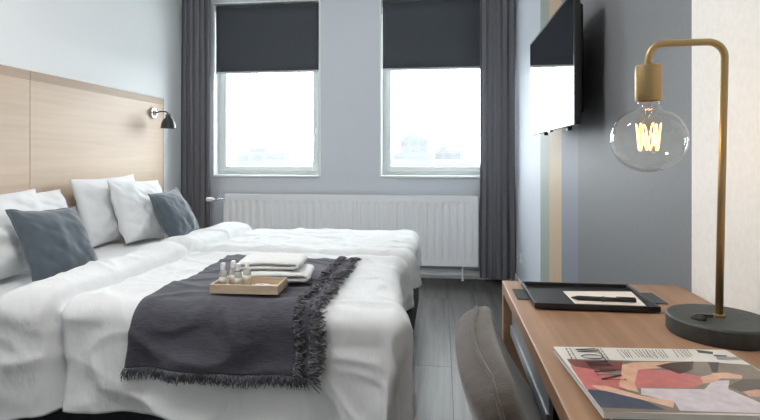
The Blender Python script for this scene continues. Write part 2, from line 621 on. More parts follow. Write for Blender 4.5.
YC = 4.49
curtain(-2.402, -2.108, YC, 0.02, 5, 'dark grey curtain hanging in the corner beside the headboard', 3)
curtain(0.324, 0.626, YC, 0.035, 5, 'dark grey curtain hanging beside the television wall', 8)
tr = thing('curtain_rail', (0, YC, ZC), 'slim white ceiling track carrying the dark curtains', 'rail')
box(XL + 0.02, XR - 0.005, -0.015, 0.015, -0.03, 0.0).build('track', M_white, tr, bevel=0.002)

# ------------------------------------------------------------------ outside
structure(box(-400, 400, 20, 900, -12.2, -12).build('ground_outside', M_ground), 'hazy pale ground far below the windows')


def far_building(u0, u1, vtop, dist, label, m, roof=None):
    a, b = ray(u0, vtop), ray(u1, vtop)
    k = dist / F
    x0, x1 = a.x * k, b.x * k
    y = (a.y + b.y) / 2 * k
    zt = HC + (HV - vtop) * k
    t = thing('far_building', ((x0 + x1) / 2, y, -12), label, 'building', 'hazy buildings outside')
    w = x1 - x0
    h = zt + 12
    mb = MB()
    mb.box(-w / 2, w / 2, 0, max(10, w * 0.4), 0, h)
    mb.build('facade', m, t)
    if roof == 'dome':
        MB().lathe([(w * 0.42, 0), (w * 0.42, h * 0.1), (w * 0.36, h * 0.18), (w * 0.2, h * 0.22), (0, h * 0.23)],
                   (0, max(5, w * 0.2), h), 32).build('dome', m, t, auto=True)
    else:
        box(-w * 0.3, -w * 0.05, 2, 6, h, h + 1.6).build('roof_hut', m, t)
    n = max(3, int(w / 5))
    for i in range(n):
        for j in range(2):
            x = -w / 2 + (i + 0.5) * w / n
            z = h - 3.2 - j * 3.4
            box(x - w / n * 0.28, x + w / n * 0.28, -0.06, 0.02, z, z + 1.9).build('window', M_out2, t)
    return t


far_building(236, 292, 152, 190, 'long low hazy building seen through the left window', M_out)
far_building(262, 306, 160, 140, 'nearer pale low block at the foot of the left window view', M_out)
far_building(400, 428, 139, 230, 'hazy round-roofed building seen through the right window', M_out, 'dome')
far_building(392, 432, 152, 180, 'low hazy block in front of the round-roofed building', M_out)
far_building(434, 462, 150, 200, 'hazy flat block right of the round-roofed building', M_out)
far_building(388, 476, 160, 140, 'long pale low terrace at the foot of the right window view', M_out)
k = 230 / F
d = ray(397, 128)
ct = thing('tower_crane', (d.x * k, d.y * k, -12), 'thin hazy tower crane outside the right window', 'crane')
zt = HC + (HV - 128) * k + 12
MB().box(-0.35, 0.35, -0.35, 0.35, 0, zt).build('mast', M_out2, ct)
MB().box(-3, 9, -0.25, 0.25, zt, zt + 0.7).build('jib', M_out2, ct)

# ------------------------------------------------------------------ headboard and wall lamp
HX = XL + 0.04
hb = thing('headboard', (XL, 2.72, 0), 'wide pale oak panel headboard behind the bed', 'headboard')
HY0, HY1, HT = 1.25, on_x(164, HX), 1.585
SEAM = on_x(30, HX)
box(0.001, 0.034, HY0 - 2.72, HY1 - 2.72, 0.02, HT - 0.004).build('backing_board', M_headtop, hb)
box(0.034, 0.040, HY0 - 2.72, SEAM - 2.72 - 0.0022, 0.02, HT - 0.055).build('panel', M_head, hb, bevel=0.001)
box(0.034, 0.040, SEAM - 2.72 + 0.0022, HY1 - 2.72 - 0.02, 0.02, HT - 0.055).build('panel', M_head, hb, bevel=0.001)
box(0.034, 0.041, HY0 - 2.72, SEAM - 2.72 - 0.0022, HT - 0.055, HT).build('top_rail', M_headtop, hb, bevel=0.001)
box(0.034, 0.041, SEAM - 2.72 + 0.0022, HY1 - 2.72, HT - 0.055, HT).build('top_rail', M_headtop, hb, bevel=0.001)
box(0.034, 0.040, HY1 - 2.72 - 0.02, HY1 - 2.72, 0.02, HT - 0.055).build('edge_strip', M_headtop, hb, bevel=0.001)

ly = on_x(152, HX)
wl = thing('wall_lamp', (HX + 0.001, ly, 1.445), 'small black bell-shaded reading lamp on the headboard', 'lamp')
MB().lathe([(0.0, 0.0), (0.042, 0.0), (0.045, 0.004), (0.045, 0.018), (0.040, 0.022), (0.0, 0.022)], (0, 0, 0), 32, 'x').build(
    'wall_plate', M_chrome, wl, auto=True)
MB().lathe([(0.028, 0.022), (0.026, 0.028), (0.0, 0.03)], (0, 0, 0), 24, 'x').build('switch', M_metalblk, wl, auto=True)
MB().tube([(0.024, 0, 0), (0.08, -0.004, 0.012), (0.125, -0.008, 0.010), (0.146, -0.01, -0.004), (0.15, -0.01, -0.03)], 0.0055).build(
    'arm', M_metalblk, wl, smooth=True)
sh = MB().lathe([(0.012, 0.0), (0.020, -0.006), (0.024, -0.03), (0.043, -0.048), (0.055, -0.075), (0.062, -0.118), (0.058, -0.118),
                 (0.050, -0.075), (0.038, -0.052), (0.020, -0.035), (0.010, -0.020)], (0.15, -0.01, -0.010), 36)
sh.build('lamp_shade', M_metalblk, wl, auto=True)
MB().lathe([(0.0, -0.105), (0.012, -0.102), (0.02, -0.09), (0.018, -0.075), (0.009, -0.05)], (0.15, -0.01, -0.018), 20).build(
    'bulb', M_white, wl, smooth=True)

# ------------------------------------------------------------------ bed
BX0, BX1, BY0, BY1, BYM = -2.375, -0.205, 1.72, 3.48, 2.60
bb = thing('bed_base', (-1.29, BYM, 0), 'dark grey upholstered double bed base under white duvets', 'bed')
for y0, y1 in ((BY0 - BYM, -0.005), (0.005, BY1 - BYM)):
    box(BX0 + 1.29, BX1 + 1.29 + 0.05, y0, y1, 0.10, 0.335).build('box_spring', M_bed, bb, bevel=0.02, auto=True, seg=3)
    for x in (BX0 + 1.40, BX1 + 1.18):
        for y in (y0 + 0.09, y1 - 0.09):
            MB().lathe([(0.022, 0), (0.030, 0.1)], (x, y, 0), 16).build('leg', M_black, bb, auto=True)
for i, (y0, y1) in enumerate(((BY0, BYM - 0.006), (BYM + 0.006, BY1))):
    m = thing('mattress', ((BX0 + BX1) / 2, (y0 + y1) / 2, 0.336),
              ['white sheeted mattress on the side of the bed nearest the desk', 'white sheeted mattress on the window side of the bed'][i],
              'mattress', 'white mattresses')
    hx, hy = (BX1 - BX0) / 2, (y1 - y0) / 2
    box(-hx, hx, -hy, hy, 0, 0.166).build('sheeted_body', M_sheet, m, bevel=0.035, auto=True, seg=4)

ZT = 0.575
RR = 0.06


def nz(x, y, z=0.0):
    return noise.noise(Vector((x, y, z)))


def bend(d):
    q = RR * math.pi / 2
    if d <= 0:
        return 0.0, 0.0
    if d < q:
        return RR * math.sin(d / RR), RR * (1 - math.cos(d / RR))
    e = d - q
    return RR + 0.09 * e, RR + e * 0.99


def sheet_pos(a, b, side, far):
    """a: distance towards the foot as an unrolled x; b: unrolled distance from the middle of the bed"""
    xe = BX1 + (-0.004 if far else -0.035)
    if not far:
        k_ = max(0.0, min(1.0, (b - 0.3) / 0.65))
        xe += 0.062 * k_ * k_ * (3 - 2 * k_)
    ye = 0.925 if not far else 0.86
    dx, dy = max(0, a - xe), max(0, b - ye)
    d = math.hypot(dx, dy)
    o, dr = bend(d)
    ux, uy = (dx / d, dy / d) if d > 0 else (0, 0)
    X = min(a, xe) + ux * o
    Y = BYM + side * (min(b, ye) + uy * o)
    return Vector((X, Y, ZT - dr))


def sheet(a, b, side, far, off=0.0):
    e = 0.004
    p = sheet_pos(a, b, side, far)
    pa = sheet_pos(a + e, b, side, far) - p
    pb = sheet_pos(a, b + e, side, far) - p
    n = pa.cross(pb)
    if n.length < 1e-12:
        n = Vector((0, 0, 1))
    n.normalize()
    if side < 0:
        n = -n
    sd = 11.3 if far else 0.0
    h = 0.010 * nz(a * 2.6 + sd, b * 2.9, 1.3) + 0.0045 * nz(a * 6 + b * 2 + sd, b * 7, 4.1)
    for fx, fy, z_, am in ((2.2, 4.5, 7.7, 0.009), (4.5, 6.5, 3.9, 0.006)):
        wv = abs(nz(a * fx + b * 1.6 + sd, b * fy - a * 2.0, z_))
        h += am * max(0.0, 1 - wv * 4.0) ** 1.5
    h += 0.001 * nz(a * 17 + b * 5 + sd, b * 21, 6.2)
    # hanging folds
    hang = max(0.0, min(1.0, (b - 0.9) / 0.25))
    h += hang * (0.011 * math.sin(a * 13 + 1.5 * nz(a * 3, b * 2, 2.0) * 3 + b * 4) + 0.010 * nz(a * 5, b * 1.5, 9.0))
    fh = max(0.0, min(1.0, (a - BX1) / 0.2))
    h += fh * 0.014 * math.sin(b * 15 + sd)
    # puffy border along the middle of the bed
    h -= 0.045 * math.exp(-(b / 0.035) ** 2)
    h += 0.016 * math.exp(-((b - 0.10) / 0.07) ** 2)
    # turned down head end: a thick roll and a crease behind it
    c = -1.445 + 0.015 * nz(b * 3, sd) + 0.05 * max(0, b - 0.9)
    q = (a - c) / 0.118
    if abs(q) < 1:
        h += 0.046 * math.sqrt(1 - q * q) * (1 + 0.2 * nz(b * 6, 3.3 + sd))
    elif a < c:
        h -= 0.02 * min(1, (c - a - 0.118) / 0.02)
    h -= 0.034 * math.exp(-((a - c - 0.124) / 0.017) ** 2)
    return p + n * (h + off)


def duvet(side, far, label):
    A0 = -1.568
    A1 = BX1 + (0.215 if not far else 0.19)
    t = thing('duvet', (-0.9, BYM + side * 0.45, ZT), label, 'duvet', 'white duvets')

    def fn(s, q):
        B1 = (1.285 if not far else 1.15)
        a = A0 + s * (A1 - A0)
        B1 += 0.035 if not far else 0.0
        B1 += 0.022 * nz(a * 4, 0.7) + 0.012 * nz(a * 11, 2.7) + 0.02 * max(0.0, 1 - s / 0.2)
        b = q * B1
        ov = max(0.0, a - (BX1 - 0.035))
        if not far and ov > 0:
            k_ = max(0.0, min(1.0, (b - 0.25) / 0.7))
            a += ov * 0.75 * k_ * k_ * (3 - 2 * k_)
        if s > 0.9:
            a += 0.025 * nz(b * 5, 5.5) * (s - 0.9) * 10
        return sheet(a, b, side, far) - t.location
    o = MB().grid(fn, 190, 150).build('cover', M_duvet, t, smooth=True)
    # orient normals outwards, then give the cover its filling
    me = o.data
    if me.polygons[100 * 190 // 2].normal.z < 0:
        me.flip_normals()
    sd = o.modifiers.new('thick', 'SOLIDIFY')
    sd.thickness = 0.030
    sd.offset = -1
    return t


duvet(-1, False, 'white duvet on the near half of the bed under the throw')
duvet(1, True, 'white duvet on the far half of the bed nearest the radiator')


# pillows ---------------------------------------------------------------
def pillow_mesh(w, h, t, seed, sag=0.0, pinch=0.06, pw=2.6, wr=1.0):
    n = 44
    mb = MB()
    for sgn in (1, -1):
        def fn(s, q, sgn=sgn):
            x, y = s * 2 - 1, q * 2 - 1
            x = math.copysign(abs(x) ** 0.8, x)
            y = math.copysign(abs(y) ** 0.8, y)
            e = max(0, (1 - abs(x) ** pw)) ** 0.55 * max(0, (1 - abs(y) ** pw)) ** 0.55
            z = sgn * t / 2 * e
            px = x * w / 2 * (1 - pinch * (1 - y * y) * abs(x) ** 3)
            py = y * h / 2 * (1 - pinch * (1 - x * x) * abs(y) ** 3)
            amp = 0.028 * e * wr
            z += amp * (nz(x * 2.2 + seed, y * 2.2, sgn) + 0.6 * nz(x * 5 + seed, y * 4, sgn * 2.0))
            # corner creases
            z -= 0.030 * wr * e * max(0, nz((x + y) * 4 + seed, (x - y) * 1.2, sgn * 3.0)) * (abs(x) + abs(y))
            z += 0.012 * (1 - e) * nz(x * 3 + seed, y * 3, 5.0)
            # sag of the filling towards the bottom
            z *= 1 + sag * (-y) * 0.35
            return (px, py, z)
        mb.grid(fn, n, n)
    me = mb.mesh('pillow', True)
    bm = bmesh.new()
    bm.from_mesh(me)
    bmesh.ops.remove_doubles(bm, verts=bm.verts, dist=0.0004)
    bmesh.ops.recalc_face_normals(bm, faces=bm.faces)
    bm.to_mesh(me)
    bm.free()
    me.polygons.foreach_set('use_smooth', [True] * len(me.polygons))
    return me


def pillow_place(o, bottom, lean, yaw, roll, h):
    """bottom: middle of the lower edge; lean from vertical; yaw about z; roll in its own plane"""
    R = Matrix.Rotation(yaw, 4, 'Z') @ Matrix(((0, -math.sin(lean), math.cos(lean), 0), (1, 0, 0, 0),
                                               (0, math.cos(lean), math.sin(lean), 0), (0, 0, 0, 1)))
    R = R @ Matrix.Rotation(roll, 4, 'Z')
    T = Matrix.Translation(Vector(bottom)) @ R @ Matrix.Translation(Vector((0, h / 2, 0)))
    o.matrix_world = T


def pillow(label, bottom, lean, yaw, roll, w, h, t, seed, sag=0.6):
    me = pillow_mesh(w, h, t, seed, sag)
    me.materials.append(M_pillow)
    o = bpy.data.objects.new('pillow', me)
    COL.objects.link(o)
    pillow_place(o, bottom, math.radians(lean), math.radians(yaw), math.radians(roll), h)
    return tag(o, label, 'pillow', 'white bed pillows')


ZM = 0.504
pillow('white pillow leaning on headboard, rear one of the far pair', (-2.17, 3.25, ZM + 0.01), 15, 0, 1, 0.66, 0.45, 0.17, 2.1)
pillow('white pillow in front of the far pair, beside the far slate cushion', (-1.97, 3.31, ZM + 0.01), 22, -3, -3, 0.54, 0.44, 0.18, 5.7)
pillow('white pillow leaning on headboard behind the near slate cushion', (-2.15, 2.55, ZM + 0.01), 24, 0, 1, 0.66, 0.40, 0.18, 9.2)
pillow('white pillow at left edge of the photo, frontmost of the near pair', (-1.98, 2.14, ZM + 0.01), 22, -2, 2, 0.66, 0.42, 0.19, 12.4)


def cushion(label, bottom, lean, yaw, roll, seed, w):
    h = 0.375
    me = pillow_mesh(w, h, 0.15, seed, 0.5, 0.09, 2.4, 0.35)
    me.materials.append(M_cush)
    root = bpy.data.objects.new('cushion', None)
    COL.objects.link(root)
    pillow_place(root, bottom, math.radians(lean), math.radians(yaw), math.radians(roll), h)
    tag(root, label, 'cushion', 'slate velvet cushions')
    o = bpy.data.objects.new('cover', me)
    COL.objects.link(o)
    o.parent = root
    pts = []
    for k in range(81):
        q = (k % 80) / 20
        sgm = int(q)
        f = (q - sgm) * 2 - 1
        x, y = [(f, -1), (1, f), (-f, 1), (-1, -f)][sgm]
        px = x * w / 2 * (1 - 0.09 * (1 - y * y) * abs(x) ** 3)
        py = y * h / 2 * (1 - 0.09 * (1 - x * x) * abs(y) ** 3)
        pts.append((px * 1.004, py * 1.004, 0.012 * nz(math.copysign(abs(x) ** 1, x) * 3 + seed, y * 3, 5.0)))
    MB().tube(pts, 0.005, 6).build('piping', M_cush, root, smooth=True)
    return root


cushion('slate grey velvet cushion on the near half of the bed', (-1.725, 2.21, ZM + 0.004), 30, -8, -3, 21.0, 0.365)
cushion('slate grey velvet cushion on the far half of the bed near the curtain', (-1.775, 3.41, ZM + 0.005), 27, -2, 4, 33.0, 0.36)

# throw -------------------------------------------------------------------
th = thing('throw_blanket', (-0.78, 1.95, ZT), 'charcoal wool throw with frayed fringe across the near duvet', 'throw')
TB0, TB1 = 0.185, 1.158


def throw_pt(s, q, off=0.0095):
    """s 0..1 from head side to foot side, q 0..1 from the middle of the bed to the hanging hem"""
    b = TB0 + q * (TB1 - TB0) + 0.02 * (1 - q) * math.sin(s * 3) + 0.012 * nz(s * 4, 8.8)
    x0 = -1.05 + 0.035 * math.sin(q * 3.0) + 0.01 * nz(q * 4, 3.1)
    x1 = -0.438 + 0.012 * q + 0.008 * nz(q * 6, 6.1)
    a = x0 + s * (x1 - x0)
    p = sheet(a, b, -1, False, off + 0.003 * abs(nz(a * 9, b * 9, 3.0)))
    return p - th.location


o = MB().grid(lambda s, q: throw_pt(s, q), 90, 130).build('blanket', M_throw, th, smooth=True)
me = o.data
if me.polygons[20 * 90 + 40].normal.z < 0:
    me.flip_normals()
sd = o.modifiers.new('thick', 'SOLIDIFY')
sd.thickness = 0.006
sd.offset = 1
rnd = random.Random(4)


def strands(name, n, fn, ln, rad, layers, spread, m=None):
    mb = MB()
    for k in range(n):
        f = (k + rnd.random()) / n
        for l in range(layers):
            p, d, nn, tt = fn(f)
            L = ln * rnd.uniform(0.65, 1.2)
            dv = (d + tt * rnd.uniform(-spread, spread) + nn * rnd.uniform(0.0, 0.22)).normalized()
            cur = tt * rnd.uniform(-0.5, 0.5)
            p0 = p + nn * rnd.uniform(0.000, 0.006)
            pts = [p0 + dv * (L * j / 3) + cur * L * (j / 3) ** 2 * 0.7 + nn * 0.004 * math.sin(j * 1.1) for j in range(4)]
            mb.tube(pts, [rad, rad, rad * 0.9, rad * 0.4], 4)
    o = mb.build(name, m or M_fringe, th, smooth=True)
    return tag(o, kind='stuff')


def edge_bottom(f):
    p = throw_pt(f, 1.0, 0.014)
    d = (throw_pt(f, 1.0, 0.014) - throw_pt(f, 0.985, 0.014)).normalized()
    t = Vector((1, 0, 0))
    return p, d, Vector((0, -1, 0)), t


def edge_right(f):
    p = throw_pt(1.0, f, 0.014)
    p2 = throw_pt(0.985, f, 0.014)
    d = (p - p2).normalized()
    t = (throw_pt(1.0, min(1, f + 0.01), 0.014) - throw_pt(1.0, max(0, f - 0.01), 0.014)).normalized()
    n = d.cross(t)
    if n.z < 0 and abs(n.z) > 0.3 or (abs(n.z) <= 0.3 and n.y > 0):
        n = -n
    return p, d, n, t


strands('fringe', 150, edge_bottom, 0.036, 0.0020, 2, 0.4, M_throw)
strands('fringe', 210, edge_right, 0.055, 0.0026, 3, 0.7)
strands('fringe', 160, lambda f: (lambda r: (r[0] - r[1] * 0.05, r[1], r[2], r[3]))(edge_right(f)), 0.04, 0.0024, 2, 0.9)


# tray with bottles, towels -------------------------------------------------
def top_z(x, y):
    return sheet(x, BYM - y, -1, False, 0.0).z if False else sheet(x, BYM - y, -1, False, 0.0).z


TZ = max(top_z(-0.85 + i * 0.05, 1.80 + j * 0.04) for i in range(7) for j in range(5)) + 0.0185
tp = on_z(207, 297, TZ)
TX, TY = tp.x - 0.012, max(tp.y, 1.68)
TW, TD, TH = 0.240, 0.128, 0.031
TROT = math.radians(2)
ty = thing('wooden_tray', (TX, TY, TZ), 'small pale wooden tray of toiletry bottles on the throw', 'tray', rz=TROT)
box(0.006, TW - 0.006, 0.006, TD - 0.006, 0, 0.006).build('tray_base', M_lightwood, ty)
box(0, TW, 0, 0.007, 0, TH).build('tray_side', M_lightwood, ty, bevel=0.001)
box(0, TW, TD - 0.007, TD, 0, TH).build('tray_side', M_lightwood, ty, bevel=0.001)
box(0, 0.007, 0.007, TD - 0.007, 0, TH).build('tray_side', M_lightwood, ty, bevel=0.001)
box(TW - 0.007, TW, 0.007, TD - 0.007, 0, TH).build('tray_side', M_lightwood, ty, bevel=0.001)


def tray_pt(x, y, z):
    return (TX + x * math.cos(TROT) - y * math.sin(TROT), TY + x * math.sin(TROT) + y * math.cos(TROT), TZ + z)


bl = ['leftmost mini toiletry bottle, front row of the wooden tray', 'mini toiletry bottle second from left in the wooden tray',
      'mini toiletry bottle third from left in the wooden tray', 'rightmost mini toiletry bottle in the wooden tray']
for i, (bx_, by_) in enumerate(((0.030, 0.045), (0.052, 0.085), (0.086, 0.04), (0.104, 0.08))):
    b = thing('toiletry_bottle', tray_pt(bx_, by_, 0.0062), bl[i], 'bottle', 'mini toiletry bottles')
    MB().lathe([(0.0, 0), (0.0125, 0.0), (0.0135, 0.002), (0.0135, 0.052), (0.011, 0.060), (0.0065, 0.063), (0.0065, 0.068), (0, 0.068)],
               (0, 0, 0), 20).build('bottle_body', M_bottle, b, auto=True)
    MB().lathe([(0, 0.066), (0.0085, 0.066), (0.008, 0.088), (0.007, 0.090), (0, 0.090)], (0, 0, 0), 20).build('cap', M_white, b, auto=True)
    MB().lathe([(0.0138, 0.014), (0.0138, 0.042)], (0, 0, 0), 20).build('paper_label', M_labelp, b, smooth=True)
sp = thing('soap_bar', tray_pt(0.165, 0.06, 0.0062), 'small wrapped white soap lying in the wooden tray', 'soap')
box(-0.025, 0.025, -0.018, 0.018, 0, 0.013).build('wrapper', M_paper, sp, bevel=0.004, auto=True, seg=3)
box(-0.008, 0.008, -0.0183, 0.0183, 0.0128, 0.0134).build('paper_band', M_labelp, sp)


def towel(name_label, loc, rz, W, D, th_, layers, seed):
    t = thing('folded_towel', loc, name_label, 'towel', 'folded white towels', rz)
    # centre line of a folded cloth seen from its end
    path = []
    for l in range(layers):
        z = th_ * (l + 0.5)
        xs = [0.0, 0.25, 0.5, 0.75, 1.0]
        if l % 2:
            xs = xs[::-1]
        for x in xs:
            inset = th_ * 0.55
            path.append((inset + x * (W - 2 * inset) + 0.004 * nz(x * 3, l + seed), z + 0.003 * nz(x * 4 + seed, l)))
        if l < layers - 1:
            cx_ = path[-1][0]
            sg = -1 if l % 2 else 1
            for a in (-50, 0, 50):
                path.append((cx_ + sg * th_ * 0.5 * math.cos(math.radians(a)), z + th_ / 2 + th_ / 2 * math.sin(math.radians(a))))
    # dense centre line, then a ring around it that thins towards the two selvedges
    dense = []
    for i in range(len(path) - 1):
        for k in range(3):
            f = k / 3
            dense.append((path[i][0] * (1 - f) + path[i + 1][0] * f, path[i][1] * (1 - f) + path[i + 1][1] * f))
    dense.append(path[-1])
    path = dense
    H_ = th_ * layers
    vs, fs = [], []
    NY = 22
    n = 2 * len(path)
    for j in range(NY + 1):
        e = abs(j / NY * 2 - 1)
        y = D * (0.5 + 0.5 * math.copysign(e ** 0.8, j / NY - 0.5))
        e = abs(y / D * 2 - 1)
        hw = th_ * 0.5 * max(0.10, (1 - e ** 9)) ** 0.5
        L_, R_ = [], []
        for i, p in enumerate(path):
            a = path[max(0, i - 1)]
            b = path[min(len(path) - 1, i + 1)]
            tx, tz = b[0] - a[0], b[1] - a[1]
            l = math.hypot(tx, tz) or 1
            L_.append((p[0] - tz / l * hw, p[1] + tx / l * hw))
            R_.append((p[0] + tz / l * hw, p[1] - tx / l * hw))
        for (x, z) in L_ + R_[::-1]:
            zr = z / H_
            dome = 1 - 0.16 * zr * abs(x / W * 2 - 1) ** 3 - 0.10 * zr * e ** 4
            px = x + 0.010 * zr * nz(y * 7, seed * 3.1) + 0.004 * nz(y * 11, z * 40 + seed)
            py = y + 0.005 * nz(x * 14, z * 70, seed)
            vs.append((px, py, max(0.0004, z * dome + 0.003 * zr * nz(x * 13, y * 13, seed))))
    for j in range(NY):
        for i in range(n):
            i2 = (i + 1) % n
            fs.append((j * n + i, j * n + i2, (j + 1) * n + i2, (j + 1) * n + i))
    m = len(path)
    for j in (0, NY):
        for i in range(m - 1):
            q = (j * n + i, j * n + i + 1, j * n + n - 2 - i, j * n + n - 1 - i)
            fs.append(q)
    MB().add(vs, fs).build('towel_cloth', M_towel, t, smooth=True)
    return t


w0 = on_z(236, 283, TZ + 0.004)
towel('white folded towel lying under another, on the throw', (w0.x - 0.01, w0.y, TZ), math.radians(8), 0.272, 0.20, 0.0215, 2, 1.0)
towel('white folded towel on top, behind the toiletry bottles', (w0.x - 0.02, w0.y + 0.03, TZ + 0.0435), math.radians(4), 0.240, 0.19, 0.0190, 2, 4.0)

# ------------------------------------------------------------------ television
TVX = 0.50
ty0, ty1 = on_x(574, TVX), on_x(530, TVX)
tz0, tz1 = 1.205, 1.725
tv = thing('television', (XR, (ty0 + ty1) / 2, tz0), 'slim black flat-screen television mounted on the right wall', 'television')
hw = (ty1 - ty0) / 2
x0 = TVX - XR
HT_ = tz1 - tz0
b_ = MB()
b_.box(x0 + 0.003, x0 + 0.024, -hw, hw, 0, HT_)
b_.build('casing', M_tvback, tv, bevel=0.003)
MB().box(x0 + 0.024, x0 + 0.060, -hw * 0.82, hw * 0.9, 0.05, HT_ - 0.03).build('back_cover', M_tvback, tv, bevel=0.012, auto=True, seg=3)
fz = MB()
fz.box(x0, x0 + 0.006, -hw, -hw + 0.006, 0, HT_)
fz.box(x0, x0 + 0.006, hw - 0.006, hw, 0, HT_)
fz.box(x0, x0 + 0.006, -hw + 0.006, hw - 0.006, 0, 0.012)
fz.box(x0, x0 + 0.006, -hw + 0.006, hw - 0.006, HT_ - 0.006, HT_)
fz.build('bezel', M_tvframe, tv)
box(x0 + 0.0015, x0 + 0.004, -hw + 0.006, hw - 0.006, 0.012, HT_ - 0.006).build('screen', M_screen, tv)
box(x0 + 0.060, -0.0, -0.12, 0.12, 0.16, 0.36).build('wall_mount', M_metalblk, tv, bevel=0.004)
box(x0 + 0.004, x0 + 0.02, -0.03, 0.03, -0.006, 0.001).build('sensor', M_tvback, tv)
for yy in (-0.25, 0.25):
    box(x0 + 0.03, x0 + 0.05, yy - 0.01, yy + 0.01, -0.012, 0.06).build('foot_socket', M_tvback, tv)

# wall socket low on the right wall
sk = thing('wall_socket', (XR, on_x(521, XR), 0.27), 'small white power socket low on the right wall', 'socket')
box(-0.009, 0, -0.04, 0.04, -0.04, 0.04).build('cover_plate', M_white, sk, bevel=0.003)
MB().lathe([(0.02, -0.0095), (0.02, -0.008)], (0, 0, 0), 20, 'x').build('socket_insert', M_upvc, sk)

# ------------------------------------------------------------------ desk
DZ = 0.74
c1 = on_z(502, 280.5, DZ)
c2 = on_z(669, 285, DZ)
DX0, DX1, DY1, DY0 = c1.x, XR - 0.006, (c1.y + c2.y) / 2, 0.12
dk = thing('desk', (DX0, DY0, 0), 'oak desk along the right wall with the brass lamp on it', 'desk')
DW, DL = DX1 - DX0, DY1 - DY0
box(0, DW, 0, DL, DZ - 0.03, DZ).build('desk_top', M_desk, dk, bevel=0.002)
box(0, DW, DL - 0.03, DL, 0, DZ - 0.03).build('end_panel', M_desk, dk, bevel=0.002)
box(0, DW, 0, 0.03, 0, DZ - 0.03).build('end_panel', M_desk, dk, bevel=0.002)
box(DW - 0.02, DW, 0.03, DL - 0.03, 0.35, DZ - 0.03).build('back_panel', M_darkboard, dk)
nb = MB()
nb.box(0.03, DW - 0.02, DL - 0.50, DL - 0.03, DZ - 0.130, DZ - 0.118)
nb.box(0.03, DW - 0.02, DL - 0.512, DL - 0.50, DZ - 0.130, DZ - 0.03)
nb.build('shelf_box', M_darkboard, dk)
ef = MB()
ef.box(0.018, 0.030, DL - 0.512, DL - 0.03, DZ - 0.138, DZ - 0.112)
ef.box(0.022, 0.030, DL - 0.512, DL - 0.03, DZ - 0.112, DZ - 0.066)
ef.build('drawer_front', M_niche, dk, bevel=0.002)

# chair ----------------------------------------------------------------------
ch = thing('desk_chair', (0.308, 0.925, 0), 'taupe upholstered shell chair pushed up to the oak desk', 'chair')


def cprof(p):
    """centre line of the shell from seat front (p=0) to the top of the back (p=1), local x and z"""
    pts = [(0.235, 0.445), (0.20, 0.468), (0.08, 0.462), (-0.05, 0.455), (-0.11, 0.485), (-0.155, 0.56), (-0.21, 0.65), (-0.242, 0.73), (-0.252, 0.757)]
    f = p * (len(pts) - 1)
    i = min(int(f), len(pts) - 2)
    t = f - i
    P = [Vector(pts[max(0, min(len(pts) - 1, i + k))]) for k in (-1, 0, 1, 2)]
    return 0.5 * ((2 * P[1]) + (-P[0] + P[2]) * t + (2 * P[0] - 5 * P[1] + 4 * P[2] - P[3]) * t * t + (-P[0] + 3 * P[1] - 3 * P[2] + P[3]) * t ** 3)


def shell(s, q):
    a = s * 2 - 1
    p = q
    c = cprof(p)
    hw = 0.245 - 0.015 * math.exp(-((p - 0.5) / 0.12) ** 2)
    e = max(0, (p - 0.80) / 0.20)
    hw *= (1 - 0.35 * e ** 3.2)
    e0 = max(0, (0.15 - p) / 0.15)
    hw *= (1 - 0.35 * e0 ** 2.5)
    back = min(1, max(0, (p - 0.45) / 0.25))
    x = c.x + back * 0.016 * a * a
    z = c.y + (1 - back) * 0.035 * a * a
    return (x, a * hw, z)


CT = 0.078


def shell_face(sg):
    def fn(s, q):
        a = math.copysign(abs(s * 2 - 1) ** 0.6, s * 2 - 1)
        w = q * 2 - 1
        w = math.copysign(abs(w) ** 0.7, w)
        p = (w + 1) / 2
        m = Vector(shell((a + 1) / 2, p))
        d = cprof(min(1, p + 0.01)) - cprof(max(0, p - 0.01))
        n = Vector((d.y, 0, -d.x)).normalized()
        t = CT / 2 * max(0, 1 - abs(a) ** 7) ** 0.5 * max(0, 1 - abs(w) ** 16) ** 0.5
        return tuple(m + n * (sg * t))
    return fn


me_ = MB()
me_.grid(shell_face(1), 44, 70)
me_.grid(shell_face(-1), 44, 70)
o = me_.build('seat_shell', M_chair, ch, smooth=True)
bm = bmesh.new()
bm.from_mesh(o.data)
bmesh.ops.remove_doubles(bm, verts=bm.verts, dist=0.0003)
bmesh.ops.recalc_face_normals(bm, faces=bm.faces)
bm.to_mesh(o.data)
bm.free()
rim = [shell(0, k / 30) for k in range(6, 31)] + [shell(k / 12, 1) for k in range(1, 12)] + [shell(1, k / 30) for k in range(30, 5, -1)]
cv = Vector((0, 0, 0.6))


def rim_off(p):
    p = Vector(p)
    d = Vector((0.02, p.y, p.z - 0.55))
    d.normalize()
    return p + d * 0.0015


MB().tube([rim_off(p) for p in rim], 0.0035, 6).build('seam_piping', M_chair, ch, smooth=True)
for sx, sy in ((1, 1), (1, -1), (-1, 1), (-1, -1)):
    MB().tube([(0.08 * sx + 0.04, 0.10 * sy, 0.445), (0.17 * sx + 0.03, 0.20 * sy, 0.0)], [0.013, 0.009], 12).build('leg', M_metalblk, ch, smooth=True)
MB().box(-0.06, 0.14, -0.12, 0.12, 0.425, 0.442).build('seat_plate', M_metalblk, ch)

